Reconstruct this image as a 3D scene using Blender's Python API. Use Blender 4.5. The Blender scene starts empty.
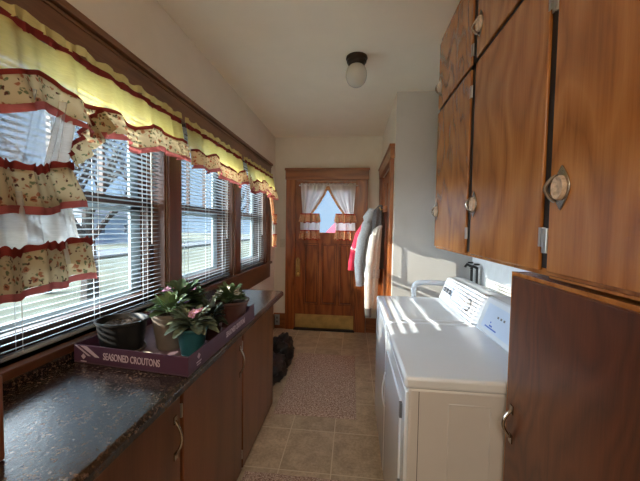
import bpy, bmesh, math, random
from mathutils import Vector, Matrix, noise
random.seed(7)
C = bpy.context.scene.collection
PI = math.pi
sin, cos = math.sin, math.cos

# ------------------------------------------------------------------ materials
def nodes(name):
    m = bpy.data.materials.new(name); m.use_nodes = True
    nt = m.node_tree; b = nt.nodes['Principled BSDF']
    return m, nt, b
def N(nt, t, **k):
    n = nt.nodes.new(t)
    for a, v in k.items(): setattr(n, a, v)
    return n
def L(nt, a, b): nt.links.new(a, b)
def ramp(nt, fac, stops, interp='LINEAR'):
    r = N(nt, 'ShaderNodeValToRGB'); r.color_ramp.interpolation = interp
    e = r.color_ramp.elements
    while len(e) < len(stops): e.new(0.5)
    for i, (p, c) in enumerate(stops):
        e[i].position = p; e[i].color = (*c, 1)
    L(nt, fac, r.inputs[0]); return r
def coords(nt, scale=(1,1,1), loc=(0,0,0), kind='Object'):
    t = N(nt, 'ShaderNodeTexCoord'); m = N(nt, 'ShaderNodeMapping')
    m.inputs['Scale'].default_value = scale; m.inputs['Location'].default_value = loc
    L(nt, t.outputs[kind], m.inputs[0]); return m.outputs[0]
def noise_n(nt, vec, scale, detail=4, rough=.55, dist=0):
    n = N(nt, 'ShaderNodeTexNoise')
    n.inputs['Scale'].default_value = scale; n.inputs['Detail'].default_value = detail
    n.inputs['Roughness'].default_value = rough; n.inputs['Distortion'].default_value = dist
    L(nt, vec, n.inputs['Vector']); return n.outputs['Fac']
def bump(nt, b, h, s=.2, d=.01):
    n = N(nt, 'ShaderNodeBump'); n.inputs['Strength'].default_value = s; n.inputs['Distance'].default_value = d
    L(nt, h, n.inputs['Height']); L(nt, n.outputs[0], b.inputs['Normal'])
def math_n(nt, op, a, b=None):
    n = N(nt, 'ShaderNodeMath', operation=op)
    if hasattr(a, 'node'): L(nt, a, n.inputs[0])
    else: n.inputs[0].default_value = a
    if b is not None:
        if hasattr(b, 'node'): L(nt, b, n.inputs[1])
        else: n.inputs[1].default_value = b
    return n.outputs[0]
def mix(nt, fac, a, b, blend='MIX'):
    n = N(nt, 'ShaderNodeMix', data_type='RGBA', blend_type=blend)
    if hasattr(fac, 'node'): L(nt, fac, n.inputs[0])
    else: n.inputs[0].default_value = fac
    for s, i in ((a, 6), (b, 7)):
        if hasattr(s, 'node'): L(nt, s, n.inputs[i])
        else: n.inputs[i].default_value = (*s, 1)
    return n.outputs[2]

def plain(name, col, rough=.5, metal=0, var=.06, scale=30, coat=0, bmp=0, spec=.5):
    m, nt, b = nodes(name)
    f = noise_n(nt, coords(nt), scale)
    lo = tuple(max(0, c*(1-var)) for c in col); hi = tuple(min(1, c*(1+var)) for c in col)
    r = ramp(nt, f, [(.3, lo), (.7, hi)]); L(nt, r.outputs[0], b.inputs['Base Color'])
    b.inputs['Roughness'].default_value = rough; b.inputs['Metallic'].default_value = metal
    b.inputs['Coat Weight'].default_value = coat; b.inputs['Specular IOR Level'].default_value = spec
    if bmp: bump(nt, b, f, bmp, .004)
    return m
def wood(name, dark, mid, light, axis='z', rings=9, rough=.3, coat=.3, sc=1.0, bmp=.08, cath=False):
    m, nt, b = nodes(name)
    s = {'z': (1,1,.16), 'y': (1,.16,1), 'x': (.16,1,1)}[axis]
    s2 = {'z': (1,1,.045), 'y': (1,.045,1), 'x': (.045,1,1)}[axis]
    if cath: s = tuple(.34 if q_ < 1 else 1 for q_ in s)
    big = noise_n(nt, coords(nt, s), (1.9 if cath else 3.2)*sc, 3 if cath else 2, .45, .25)
    ring = math_n(nt, 'FRACT', math_n(nt, 'MULTIPLY', big, rings))
    tri = math_n(nt, 'ABSOLUTE', math_n(nt, 'SUBTRACT', ring, .5))
    fine = noise_n(nt, coords(nt, s2), (110 if cath else 160)*sc, 3, .7)
    f = math_n(nt, 'ADD', math_n(nt, 'MULTIPLY', tri, .9), math_n(nt, 'MULTIPLY', fine, .75))
    r = ramp(nt, f, [(.28, dark), (.52, mid), (.85, light)])
    patch = noise_n(nt, coords(nt, s), 1.3, 2)
    pr = ramp(nt, patch, [(.3, (.82,.8,.78)), (.7, (1.1,1.08,1.05))])
    c = mix(nt, 1, r.outputs[0], pr.outputs[0], 'MULTIPLY')
    L(nt, c, b.inputs['Base Color'])
    b.inputs['Roughness'].default_value = rough; b.inputs['Coat Weight'].default_value = coat
    b.inputs['Coat Roughness'].default_value = .25
    bump(nt, b, fine, bmp, .002)
    return m

M = {}
M['wall'] = plain('wall_paint', (.73,.68,.58), .75, var=.03, scale=6, bmp=.05)
M['wall_far'] = plain('grey_paint', (.52,.51,.49), .6, var=.03, scale=6)
M['panel_white'] = plain('white_panel', (.74,.78,.80), .5, var=.06, scale=14)
M['ceiling'] = plain('ceiling_paint', (.86,.79,.65), .8, var=.02, scale=5)
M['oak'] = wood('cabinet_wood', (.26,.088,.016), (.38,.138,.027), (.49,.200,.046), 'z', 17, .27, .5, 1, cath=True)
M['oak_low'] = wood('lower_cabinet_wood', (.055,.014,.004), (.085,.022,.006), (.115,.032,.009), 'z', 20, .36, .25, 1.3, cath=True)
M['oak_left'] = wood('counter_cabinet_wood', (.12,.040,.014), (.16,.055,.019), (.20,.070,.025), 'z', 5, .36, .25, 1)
M['trim'] = wood('window_trim_wood', (.065,.023,.009), (.105,.037,.014), (.145,.054,.021), 'y', 6, .4, .2, 1)
M['trim_head'] = wood('window_head_wood', (.12,.050,.020), (.18,.078,.031), (.23,.105,.042), 'y', 6, .4, .2, 1)
M['trim_z'] = wood('window_post_wood', (.075,.026,.011), (.115,.040,.017), (.15,.056,.023), 'z', 6, .4, .2, 1)
M['doorwood'] = wood('door_wood', (.15,.036,.007), (.29,.076,.014), (.40,.125,.026), 'z', 9, .35, .4, 1.2)
M['doorwood_x'] = wood('door_head_wood', (.17,.052,.013), (.30,.095,.024), (.38,.135,.036), 'x', 9, .35, .4, 1.2)
M['doorwood_y'] = wood('side_head_wood', (.20,.062,.016), (.32,.11,.030), (.42,.155,.045), 'y', 9, .35, .4, 1.2)
M['dark'] = plain('dark_and_gap_shade', (.012,.008,.006), .7)  # near black; also stands in for shade between cabinet doors
M['hinge'] = plain('hinge_metal', (.45,.42,.38), .35, 1)
M['chrome'] = plain('aged_nickel', (.36,.32,.28), .22, 1, .12, 60)
M['sash'] = plain('dark_sash_wood', (.050,.018,.009), .5)
M['groove_shade'] = plain('painted_groove_shade', (.07,.018,.005), .5)  # dark brown standing in for shade in the door panel recesses
M['stonebtn'] = plain('pearly_stone', (.55,.43,.33), .35, 0, .35, 90)
M['brass'] = plain('brass', (.55,.36,.12), .32, 1, .15, 20)
M['brass_flat'] = plain('worn_brass_plate', (.58,.42,.16), .42, .85, .22, 9)
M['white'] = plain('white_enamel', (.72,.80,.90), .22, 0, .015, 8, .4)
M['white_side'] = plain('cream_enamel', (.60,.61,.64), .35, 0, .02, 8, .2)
M['console'] = plain('console_panel', (.50,.62,.80), .3, 0, .02, 8)
M['grey_print'] = plain('grey_print', (.12,.13,.15), .5)
M['blue_print'] = plain('blue_print', (.05,.14,.55), .5)
M['slat'] = plain('blind_slat', (.35,.40,.44), .45, 0, .02)
M['cordw'] = plain('white_cord', (.8,.8,.78), .7)
M['vinyl'] = plain('white_sash', (.30,.36,.39), .45)
M['blackp'] = plain('black_plastic', (.008,.008,.009), .5, 0, .3, 40)
M['blackbag'] = plain('black_bag_plastic', (.006,.006,.007), .42, 0, .3, 20)
M['bronze'] = plain('bronze', (.045,.032,.024), .4, .7)
M['soil'] = plain('soil', (.045,.030,.022), .95, 0, .8, 120, bmp=.8)
M['taupe'] = plain('taupe_ceramic', (.15,.125,.105), .5, 0, .08)
M['teal'] = plain('teal_ceramic', (.02,.11,.13), .35, 0, .06)
M['brownpot'] = plain('brown_plastic_pot', (.085,.035,.025), .45, 0, .1)
M['purple'] = plain('purple_card', (.075,.026,.058), .6, 0, .10, 12)
M['purple_in'] = plain('carton_inside', (.16,.10,.12), .8, 0, .1)
M['ink'] = plain('pale_print', (.55,.44,.50), .6, 0, .05)
M['leaf'] = plain('violet_leaf', (.045,.085,.035), .55, 0, .45, 30)
M['leaf_dark'] = plain('dark_violet_leaf', (.018,.030,.020), .5, 0, .5, 30)
M['leaf_light'] = plain('light_violet_leaf', (.10,.165,.07), .55, 0, .45, 25)
M['leaf_var'] = plain('variegated_leaf', (.12,.155,.105), .5, 0, .7, 35)
M['pinkf'] = plain('pink_petal', (.62,.34,.55), .6)
M['purpf'] = plain('purple_petal', (.24,.17,.50), .6)
M['whitef'] = plain('white_petal', (.75,.75,.70), .6)
M['yell'] = plain('yellow_centre', (.7,.5,.05), .6)
M['plate'] = plain('ivory_plate', (.62,.58,.47), .4)
M['hot_pink'] = plain('hot_pink_knit', (.72,.035,.085), .85, bmp=.3)
M['grey_knit'] = plain('grey_knit', (.58,.61,.64), .9, 0, .15, 60, bmp=.3)
M['white_fleece'] = plain('white_fleece', (.72,.70,.66), .9, 0, .1, 60, bmp=.3)
M['dark_knit'] = plain('dark_knit', (.13,.12,.12), .9, 0, .2, 60, bmp=.3)
M['bark'] = plain('bark', (.035,.030,.028), .9, 0, .3, 6)
M['house'] = plain('house_siding', (.55,.62,.70), .8, 0, .05, 3)
M['houseroof'] = plain('house_roof', (.20,.21,.23), .9)
M['redroof'] = plain('pink_red_siding', (.50,.09,.15), .8)
M['road'] = plain('road', (.09,.10,.11), .9)
M['pipe_dark'] = plain('dark_pipe', (.03,.028,.026), .4, .4)
M['pipe_silver'] = plain('silver_pipe', (.55,.55,.54), .35, 1)

def granite():
    m, nt, b = nodes('dark_laminate')
    v = coords(nt)
    a = noise_n(nt, v, 110, 5, .65, .2); c = noise_n(nt, v, 14, 4, .6)
    r = ramp(nt, a, [(.35, (.005,.004,.004)), (.5, (.028,.019,.014)), (.58, (.09,.060,.040)), (.70, (.22,.16,.12))])
    r2 = ramp(nt, c, [(.35, (.55,.55,.6)), (.65, (1.2,1.1,1))])
    L(nt, mix(nt, 1, r.outputs[0], r2.outputs[0], 'MULTIPLY'), b.inputs['Base Color'])
    b.inputs['Roughness'].default_value = .20; b.inputs['Specular IOR Level'].default_value = 1.0
    bump(nt, b, noise_n(nt, coords(nt, (1,1,1)), 90, 3), .22, .003)
    return m
M['granite'] = granite()
def tiles():
    m, nt, b = nodes('floor_tile')
    v = coords(nt)
    br = N(nt, 'ShaderNodeTexBrick', offset=0, squash=1)
    for k, x in (('Scale', 1), ('Mortar Size', .004), ('Mortar Smooth', .3), ('Brick Width', .309), ('Row Height', .372), ('Bias', 0)):
        br.inputs[k].default_value = x
    mp = N(nt, 'ShaderNodeMapping'); mp.inputs['Location'].default_value = (.101+.309*20, -1.742+.372*20, 0)
    L(nt, v, mp.inputs[0]); L(nt, mp.outputs[0], br.inputs['Vector'])
    br.inputs['Color1'].default_value = (1,1,1,1); br.inputs['Color2'].default_value = (.80,.80,.78,1)
    a = noise_n(nt, v, 9, 6, .65, .4); c = noise_n(nt, v, 60, 4, .7)
    r = ramp(nt, a, [(.3, (.47,.37,.26)), (.5, (.62,.50,.36)), (.7, (.77,.65,.49))])
    r2 = ramp(nt, c, [(.35, (.8,.8,.8)), (.65, (1.1,1.1,1.1))])
    t = mix(nt, 1, mix(nt, 1, r.outputs[0], r2.outputs[0], 'MULTIPLY'), br.outputs['Color'], 'MULTIPLY')
    L(nt, mix(nt, br.outputs['Fac'], t, (.74,.65,.50)), b.inputs['Base Color'])
    b.inputs['Roughness'].default_value = .42
    bump(nt, b, a, .12, .003)
    return m
M['tile'] = tiles()
def rugmat():
    m, nt, b = nodes('rug_pile')
    v = coords(nt)
    a = noise_n(nt, v, 95, 3, .8)
    r = ramp(nt, a, [(.32, (.16,.09,.075)), (.45, (.42,.28,.23)), (.55, (.68,.52,.44)), (.66, (.9,.82,.74))])
    L(nt, r.outputs[0], b.inputs['Base Color']); b.inputs['Roughness'].default_value = .95
    bump(nt, b, a, .8, .01); return m
M['rug'] = rugmat()
def cloth(name, col, transl=.5, transp=.2, weave=True, col2=None):
    m = bpy.data.materials.new(name); m.use_nodes = True; nt = m.node_tree
    nt.nodes.remove(nt.nodes['Principled BSDF']); out = nt.nodes['Material Output']
    v = coords(nt)
    w = noise_n(nt, coords(nt, (1,1,6)), 40, 3)
    r = ramp(nt, w, [(.3, tuple(c*.86 for c in col)), (.7, col)])
    d = N(nt, 'ShaderNodeBsdfDiffuse'); t = N(nt, 'ShaderNodeBsdfTranslucent'); tr = N(nt, 'ShaderNodeBsdfTransparent')
    L(nt, r.outputs[0], d.inputs[0]); L(nt, r.outputs[0], t.inputs[0])
    m1 = N(nt, 'ShaderNodeMixShader'); m1.inputs[0].default_value = transl
    L(nt, d.outputs[0], m1.inputs[1]); L(nt, t.outputs[0], m1.inputs[2])
    m2 = N(nt, 'ShaderNodeMixShader'); m2.inputs[0].default_value = transp
    L(nt, m1.outputs[0], m2.inputs[1]); L(nt, tr.outputs[0], m2.inputs[2]); L(nt, m2.outputs[0], out.inputs[0])
    return m
def floral(name, ground, flower, green, dark, transl=.35, sc=38):
    m = bpy.data.materials.new(name); m.use_nodes = True; nt = m.node_tree
    nt.nodes.remove(nt.nodes['Principled BSDF']); out = nt.nodes['Material Output']
    v = coords(nt)
    def blob(scale, lo, hi, loc):
        vo = N(nt, 'ShaderNodeTexVoronoi', feature='F1'); vo.inputs['Scale'].default_value = scale
        mp = N(nt, 'ShaderNodeMapping'); mp.inputs['Location'].default_value = loc
        nz = N(nt, 'ShaderNodeTexNoise'); nz.inputs['Scale'].default_value = 60
        L(nt, v, nz.inputs['Vector'])
        add = N(nt, 'ShaderNodeMix', data_type='RGBA', blend_type='LINEAR_LIGHT'); add.inputs[0].default_value = .012
        L(nt, v, add.inputs[6]); L(nt, nz.outputs['Color'], add.inputs[7])
        L(nt, add.outputs[2], mp.inputs[0]); L(nt, mp.outputs[0], vo.inputs['Vector'])
        return ramp(nt, vo.outputs['Distance'], [(lo, (1,1,1)), (hi, (0,0,0))]).outputs[0]
    c = mix(nt, blob(sc*1.3, .22, .32, (3,1,2)), ground, green)
    c = mix(nt, blob(sc*1.15, .16, .24, (7,5,1)), c, dark)
    c = mix(nt, blob(sc, .24, .32, (0,0,0)), c, flower)
    c = mix(nt, blob(sc, .10, .15, (0,0,0)), c, dark)
    d = N(nt, 'ShaderNodeBsdfDiffuse'); t = N(nt, 'ShaderNodeBsdfTranslucent')
    L(nt, c, d.inputs[0]); L(nt, c, t.inputs[0])
    m1 = N(nt, 'ShaderNodeMixShader'); m1.inputs[0].default_value = transl
    L(nt, d.outputs[0], m1.inputs[1]); L(nt, t.outputs[0], m1.inputs[2]); L(nt, m1.outputs[0], out.inputs[0])
    return m
M['yellow'] = cloth('yellow_sheer', (.90,.72,.22), .64, .34)
M['yellow_head'] = cloth('yellow_heading', (.66,.54,.22), .35, .0)
M['sheer'] = cloth('white_sheer', (.66,.66,.68), .45, .6)
M['door_sheer'] = cloth('door_sheer', (.88,.84,.80), .55, .06)
M['sheer2'] = cloth('white_sheer_thick', (.66,.64,.60), .5, .12)
M['maroon'] = cloth('maroon_trim', (.20,.035,.028), .2, 0)
M['pinkhem'] = cloth('rose_hem', (.40,.11,.10), .4, 0)
M['floral'] = floral('floral_border', (.46,.37,.22), (.30,.12,.06), (.13,.14,.07), (.09,.035,.025), .42, 36)
M['floral_warm'] = floral('warm_floral_border', (.62,.42,.22), (.50,.13,.06), (.22,.18,.07), (.20,.05,.03), .45, 40)
M['floral_red'] = floral('red_floral_border', (.72,.42,.22), (.62,.09,.04), (.25,.14,.05), (.40,.03,.02), .35, 60)
def glass():
    m = bpy.data.materials.new('window_glass'); m.use_nodes = True; nt = m.node_tree
    nt.nodes.remove(nt.nodes['Principled BSDF']); out = nt.nodes['Material Output']
    a = N(nt, 'ShaderNodeBsdfTransparent'); a.inputs[0].default_value = (.93,.97,.98,1)
    g = N(nt, 'ShaderNodeBsdfGlossy'); g.inputs['Roughness'].default_value = .02
    x = N(nt, 'ShaderNodeMixShader'); x.inputs[0].default_value = .05
    L(nt, a.outputs[0], x.inputs[1]); L(nt, g.outputs[0], x.inputs[2]); L(nt, x.outputs[0], out.inputs[0]); return m
M['glass'] = glass()
def globe():
    m, nt, b = nodes('frosted_globe_glass')
    b.inputs['Base Color'].default_value = (.72,.72,.66,1); b.inputs['Roughness'].default_value = .25
    b.inputs['Transmission Weight'].default_value = .35; b.inputs['IOR'].default_value = 1.2
    bump(nt, b, noise_n(nt, coords(nt), 60), .3, .004); return m
M['globe'] = globe()
def lawn():
    m, nt, b = nodes('lawn')
    a = noise_n(nt, coords(nt, (1,1,1)), .22, 4, .6); f = noise_n(nt, coords(nt), 6, 4)
    r = ramp(nt, a, [(.38, (.032,.044,.024)), (.5, (.060,.070,.042)), (.62, (.10,.105,.07))])
    r2 = ramp(nt, f, [(.3, (.85,.85,.85)), (.7, (1.1,1.1,1.1))])
    L(nt, mix(nt, 1, r.outputs[0], r2.outputs[0], 'MULTIPLY'), b.inputs['Base Color']); b.inputs['Roughness'].default_value = 1
    return m
M['lawn'] = lawn()

# ------------------------------------------------------------------ object helpers
def tag(o, label=None, cat=None, group=None, kind=None):
    if label: o['label'] = label
    if cat: o['category'] = cat
    if group: o['group'] = group
    if kind: o['kind'] = kind
    return o
def thing(name, label, cat, loc, group=None):
    o = bpy.data.objects.new(name, None); C.objects.link(o); o.location = loc
    o.empty_display_size = .05; o['org'] = list(loc)
    return tag(o, label, cat, group)
def org(o): return Vector(o['org'])
class MB:
    """collects verts/faces in world coordinates, several materials"""
    def __init__(s): s.v = []; s.f = []; s.m = []; s.mats = []; s.cur = 0
    def use(s, mat):
        if mat not in s.mats: s.mats.append(mat)
        s.cur = s.mats.index(mat); return s
    def add(s, vs, fs):
        k = len(s.v); s.v += [tuple(p) for p in vs]
        for f in fs: s.f.append([i+k for i in f]); s.m.append(s.cur)
    def box(s, a, b, mt=None):
        x0,y0,z0 = a; x1,y1,z1 = b
        vs = [(x,y,z) for z in (z0,z1) for y in (y0,y1) for x in (x0,x1)]
        fs = [[0,2,3,1],[4,5,7,6],[0,1,5,4],[2,6,7,3],[0,4,6,2],[1,3,7,5]]
        if mt: vs = [mt @ Vector(v) for v in vs]
        s.add(vs, fs); return s
    def sheet(s, nu, nv, fn, wrap=False):
        vs = [fn(i/nu, j/nv) for i in range(nu+1) for j in range(nv+1)]
        fs = [[i*(nv+1)+j, (i+1)*(nv+1)+j, (i+1)*(nv+1)+j+1, i*(nv+1)+j+1] for i in range(nu) for j in range(nv)]
        s.add(vs, fs); return s
    def lathe(s, prof, c=(0,0,0), n=28, sx=1, sy=1, mt=None):
        vs = []
        for r, z in prof:
            for k in range(n):
                a = 2*PI*k/n; vs.append(Vector((r*cos(a)*sx, r*sin(a)*sy, z)))
        fs = []
        for i in range(len(prof)-1):
            for k in range(n):
                fs.append([i*n+k, i*n+(k+1)%n, (i+1)*n+(k+1)%n, (i+1)*n+k])
        if prof[0][0] > 1e-6: fs.append(list(range(n))[::-1])
        if prof[-1][0] > 1e-6: fs.append([(len(prof)-1)*n+k for k in range(n)])
        if mt: vs = [mt @ v for v in vs]
        s.add([v+Vector(c) for v in vs], fs); return s
    def tube(s, pts, r, n=10):
        pts = [Vector(p) for p in pts]; m = len(pts)
        rs = r if isinstance(r, (list, tuple)) else [r]*m
        vs = []; up = None
        for i, p in enumerate(pts):
            t = (pts[min(i+1, m-1)] - pts[max(i-1, 0)]).normalized()
            if up is None:
                up = Vector((0,0,1)) if abs(t.z) < .9 else Vector((1,0,0))
            a = t.cross(up)
            if a.length < 1e-4: a = t.cross(Vector((0,1,0)))
            a.normalize(); b = a.cross(t).normalized(); up = b
            for k in range(n):
                an = 2*PI*k/n; vs.append(p + (a*cos(an)+b*sin(an))*rs[i])
        fs = [[i*n+k, i*n+(k+1)%n, (i+1)*n+(k+1)%n, (i+1)*n+k] for i in range(m-1) for k in range(n)]
        fs += [list(range(n))[::-1], [(m-1)*n+k for k in range(n)]]
        s.add(vs, fs); return s
    def prism(s, poly, d, mt=None):
        """poly: list of 3D points; d: extrusion vector"""
        n = len(poly); d = Vector(d); vs = [Vector(p) for p in poly] + [Vector(p)+d for p in poly]
        fs = [list(range(n))[::-1], [n+i for i in range(n)]] + [[i,(i+1)%n,n+(i+1)%n,n+i] for i in range(n)]
        if mt: vs = [mt @ v for v in vs]
        s.add(vs, fs); return s
    def build(s, name, mat=None, parent=None, smooth=False, bevel=0, seg=2, angle=35, base=None):
        me = bpy.data.meshes.new(name)
        if parent is not None: o0 = org(parent)
        elif base is not None: o0 = Vector(base)
        else:
            xs = [v[0] for v in s.v]; ys = [v[1] for v in s.v]; zs = [v[2] for v in s.v]
            o0 = Vector(((min(xs)+max(xs))/2, (min(ys)+max(ys))/2, min(zs)))
        me.from_pydata([tuple(Vector(v)-o0) for v in s.v], [], s.f)
        if s.mats:
            for mm in s.mats: me.materials.append(M[mm])
            for p, i in zip(me.polygons, s.m): p.material_index = i
        if mat: me.materials.append(M[mat])
        bm = bmesh.new(); bm.from_mesh(me)
        bmesh.ops.recalc_face_normals(bm, faces=bm.faces); bm.to_mesh(me); bm.free()
        if smooth:
            for p in me.polygons: p.use_smooth = True
            me.set_sharp_from_angle(angle=math.radians(angle))
        o = bpy.data.objects.new(name, me); C.objects.link(o)
        if parent is not None: o.parent = parent
        else: o.location = o0
        o['org'] = list(o0)
        if bevel:
            md = o.modifiers.new('bevel', 'BEVEL'); md.width = bevel; md.segments = seg; md.limit_method = 'ANGLE'
            for p in me.polygons: p.use_smooth = True
            me.set_sharp_from_angle(angle=math.radians(angle))
        return o
def box(name, a, b, mat, parent=None, bevel=0, base=None): return MB().box(a, b).build(name, mat, parent, bevel=bevel, base=base)
def struct(name, mb, mat=None, **k):
    o = mb.build(name, mat, None, base=(0,0,0), **k); o['kind'] = 'structure'; return o
def arc(p0, p1, bulge, n=9):
    p0, p1, b = Vector(p0), Vector(p1), Vector(bulge)
    return [p0.lerp(p1, i/n) + b*sin(PI*i/n) for i in range(n+1)]

# ------------------------------------------------------------------ camera
cam = bpy.data.cameras.new('camera'); co = bpy.data.objects.new('camera', cam); C.objects.link(co)
R = ((0.99427794, 0.01966243, -0.10499891), (0.10575734, -0.04262341, 0.99347805), (0.01505878, -0.99889771, -0.04445897))
# image right, image down, view direction in world coordinates (a slight left yaw, downward pitch and roll)
right = Vector([R[i][0] for i in range(3)]); down = Vector([R[i][1] for i in range(3)]); fwd = Vector([R[i][2] for i in range(3)])
mw = Matrix.Identity(4)
for i in range(3): mw[i][0] = right[i]; mw[i][1] = -down[i]; mw[i][2] = -fwd[i]
mw.translation = (0, 0, 1.44)
co.matrix_world = mw
cam.sensor_width = 36; cam.lens = 36*310/640; cam.clip_start = .02; cam.clip_end = 300
bpy.context.scene.camera = co

# ------------------------------------------------------------------ room shell
XL, YB, ZC = -1.09, 4.25, 2.66       # left wall, back wall, ceiling
YN = -1.6                            # the room goes on behind the camera
WZ0, WZ1 = .98, 2.10                 # window openings
UN = [(.80, 1.72), (1.85, 2.745), (2.885, 3.80)]
struct('floor', MB().box((XL-.2, YN, -.1), (1.3, YB+.2, 0)), 'tile')
struct('ceiling', MB().box((XL-.2, YN, ZC), (1.3, YB+.2, ZC+.1)), 'ceiling')
w = MB()
w.box((XL-.16, YN, 0), (XL, YB+.16, WZ0)); w.box((XL-.16, YN, WZ1), (XL, YB+.16, ZC))
ys = [YN] + [y for u in UN for y in u] + [YB+.16]
for i in range(0, len(ys), 2): w.box((XL-.16, ys[i], WZ0), (XL, ys[i+1], WZ1))
struct('wall_left', w, 'wall')
DX0, DX1, DZ = -.80, .045, 2.08      # back door opening
w = MB(); w.box((XL, YB, 0), (DX0, YB+.16, ZC)); w.box((DX1, YB, 0), (.37, YB+.16, ZC)); w.box((DX0, YB, DZ), (DX1, YB+.16, ZC))
struct('wall_back', w, 'wall')
SY0, SY1 = 3.09, 4.08                # side door opening
w = MB(); w.box((.37, 2.9, 0), (.50, SY0, ZC)); w.box((.37, SY1, 0), (.50, YB+.16, ZC)); w.box((.37, SY0, DZ), (.50, SY1, ZC))
struct('wall_side', w, 'wall')
struct('wall_alcove', MB().box((.3701, 2.899, 0), (1.07, 2.96, ZC)), 'wall_far')
struct('wall_right', MB().box((1.07, YN, 0), (1.2, 2.96, ZC)), 'panel_white')

struct('wall_near', MB().box((XL-.2, YN-.1, 0), (1.3, YN, ZC)), 'wall')
# baseboards on the back wall
b = MB(); b.box((XL, 4.230, 0), (-.925, YB, .20)); b.box((XL, 4.235, .20), (-.925, YB, .215))
b.box((.195, 4.230, 0), (.37, YB, .20))
struct('baseboard_back', b, 'doorwood_x', bevel=.003)
b = MB(); b.box((XL, 2.46, 0), (XL+.02, 4.230, .20)); struct('baseboard_left', b, 'trim', bevel=.003)

# back door casing
b = MB(); b.box((-.925, 4.215, 0), (DX0, YB, DZ)); b.box((DX1, 4.215, 0), (.19, YB, DZ))
b.box((-.80, 4.225, 0), (-.79, YB+.05, DZ)); b.box((.03, 4.225, 0), (DX1, YB+.05, DZ))
struct('trim_1', b, 'doorwood', bevel=.004)
b = MB(); b.box((-.935, 4.210, DZ), (.20, YB, 2.215)); b.box((-.945, 4.200, 2.205), (.21, YB, 2.235)); b.box((-.80, 4.225, 2.065), (DX1, YB, DZ))
struct('trim_2', b, 'doorwood_x', bevel=.004)
# side door casing (beside the coats)
b = MB(); b.box((.335, 2.96, 0), (.37, SY0, DZ)); b.box((.335, SY1, 0), (.37, 4.21, DZ)); b.box((.345, SY0, 0), (.50, SY0+.02, DZ)); b.box((.345, SY1-.02, 0), (.50, SY1, DZ))
struct('trim_3', b, 'doorwood', bevel=.004)
b = MB(); b.box((.33, 2.945, DZ), (.37, 4.225, 2.20)); b.box((.32, 2.935, 2.19), (.37, 4.235, 2.215))
struct('trim_4', b, 'doorwood_y', bevel=.004)

# ---- back door
def panelled(o, mb, x0, x1, z0, z1, y):  # recess with a bead
    t = .014
    mb.box((x0, y-.010, z0), (x0+t, y+.02, z1)); mb.box((x1-t, y-.010, z0), (x1, y+.02, z1))
    mb.box((x0, y-.010, z0), (x1, y+.02, z0+t)); mb.box((x0, y-.010, z1-t), (x1, y+.02, z1))
YD = 4.255
d = MB()
px = [(-.672, -.475), (-.418, -.205), (-.15, .0)]
px = [(-.665, -.470), (-.425, -.225), (-.180, .0)]
PZ = (.36, 1.20)
GX, GZ = (-.665, -.03), (1.345, 1.955)
# door slab around the panels and the glass
cols = [-.79]
for a, c in px: cols += [a, c]
cols += [.03]
for i in range(0, len(cols), 2): d.box((cols[i], YD, PZ[0]), (cols[i+1], YD+.045, PZ[1]))
d.box((-.79, YD, .01), (.03, YD+.045, PZ[0])); d.box((-.79, YD, PZ[1]), (.03, YD+.045, GZ[0]))
d.box((-.79, YD, GZ[1]), (.03, YD+.045, DZ-.015)); d.box((-.79, YD, GZ[0]), (GX[0], YD+.045, GZ[1])); d.box((GX[1], YD, GZ[0]), (.03, YD+.045, GZ[1]))
for a, c in px:
    d.box((a, YD+.024, PZ[0]), (c, YD+.034, PZ[1])); panelled(None, d, a, c, PZ[0], PZ[1], YD+.004)
panelled(None, d, GX[0], GX[1], GZ[0], GZ[1], YD)
door = struct('door_1', d, 'doorwood')
door['org'] = [0,0,0]
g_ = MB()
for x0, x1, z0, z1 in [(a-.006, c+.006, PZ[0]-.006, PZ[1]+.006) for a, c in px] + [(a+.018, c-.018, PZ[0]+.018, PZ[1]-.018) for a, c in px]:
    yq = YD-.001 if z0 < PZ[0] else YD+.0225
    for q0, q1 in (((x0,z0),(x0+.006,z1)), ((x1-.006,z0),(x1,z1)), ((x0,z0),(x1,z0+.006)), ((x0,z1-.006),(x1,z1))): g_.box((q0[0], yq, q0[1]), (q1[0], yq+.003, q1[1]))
g_.build('panel_groove_shade', 'groove_shade', door)  # thin dark strips: painted shade along the panel edges
box('glass_pane', (GX[0], YD+.02, GZ[0]), (GX[1], YD+.026, GZ[1]), 'glass', door)
box('kick_plate', (-.785, YD-.004, .024), (.028, YD, .215), 'brass_flat', door, .001)
h = MB(); h.prism([(-.755+sx*.03, YD-.006, z) for sx, z in ((-1,.74),(1,.74),(1,.97),(.5,1.0),(0,1.01),(-.5,1.0),(-1,.97))], (0,.007,0))
h.build('lock_plate', 'brass', door, bevel=.002)
k = MB(); k.lathe([(0,.0),(.014,0),(.014,.03),(.026,.036),(.036,.052),(.032,.070),(.014,.080),(0,.081)], (-.745, YD-.006, .79), 20, mt=Matrix.Rotation(PI/2, 4, 'X'))
k.build('door_knob', 'brass', door, True)
k = MB(); k.tube(arc((-.755, YD-.008, .90), (-.755, YD-.008, .99), (0,-.035,0)), .007); k.build('door_handle', 'brass', door, True)
struct('trim_5', MB().box((DX0, 4.200, 0), (DX1, YB+.10, .022)), 'dark')      # threshold

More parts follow.
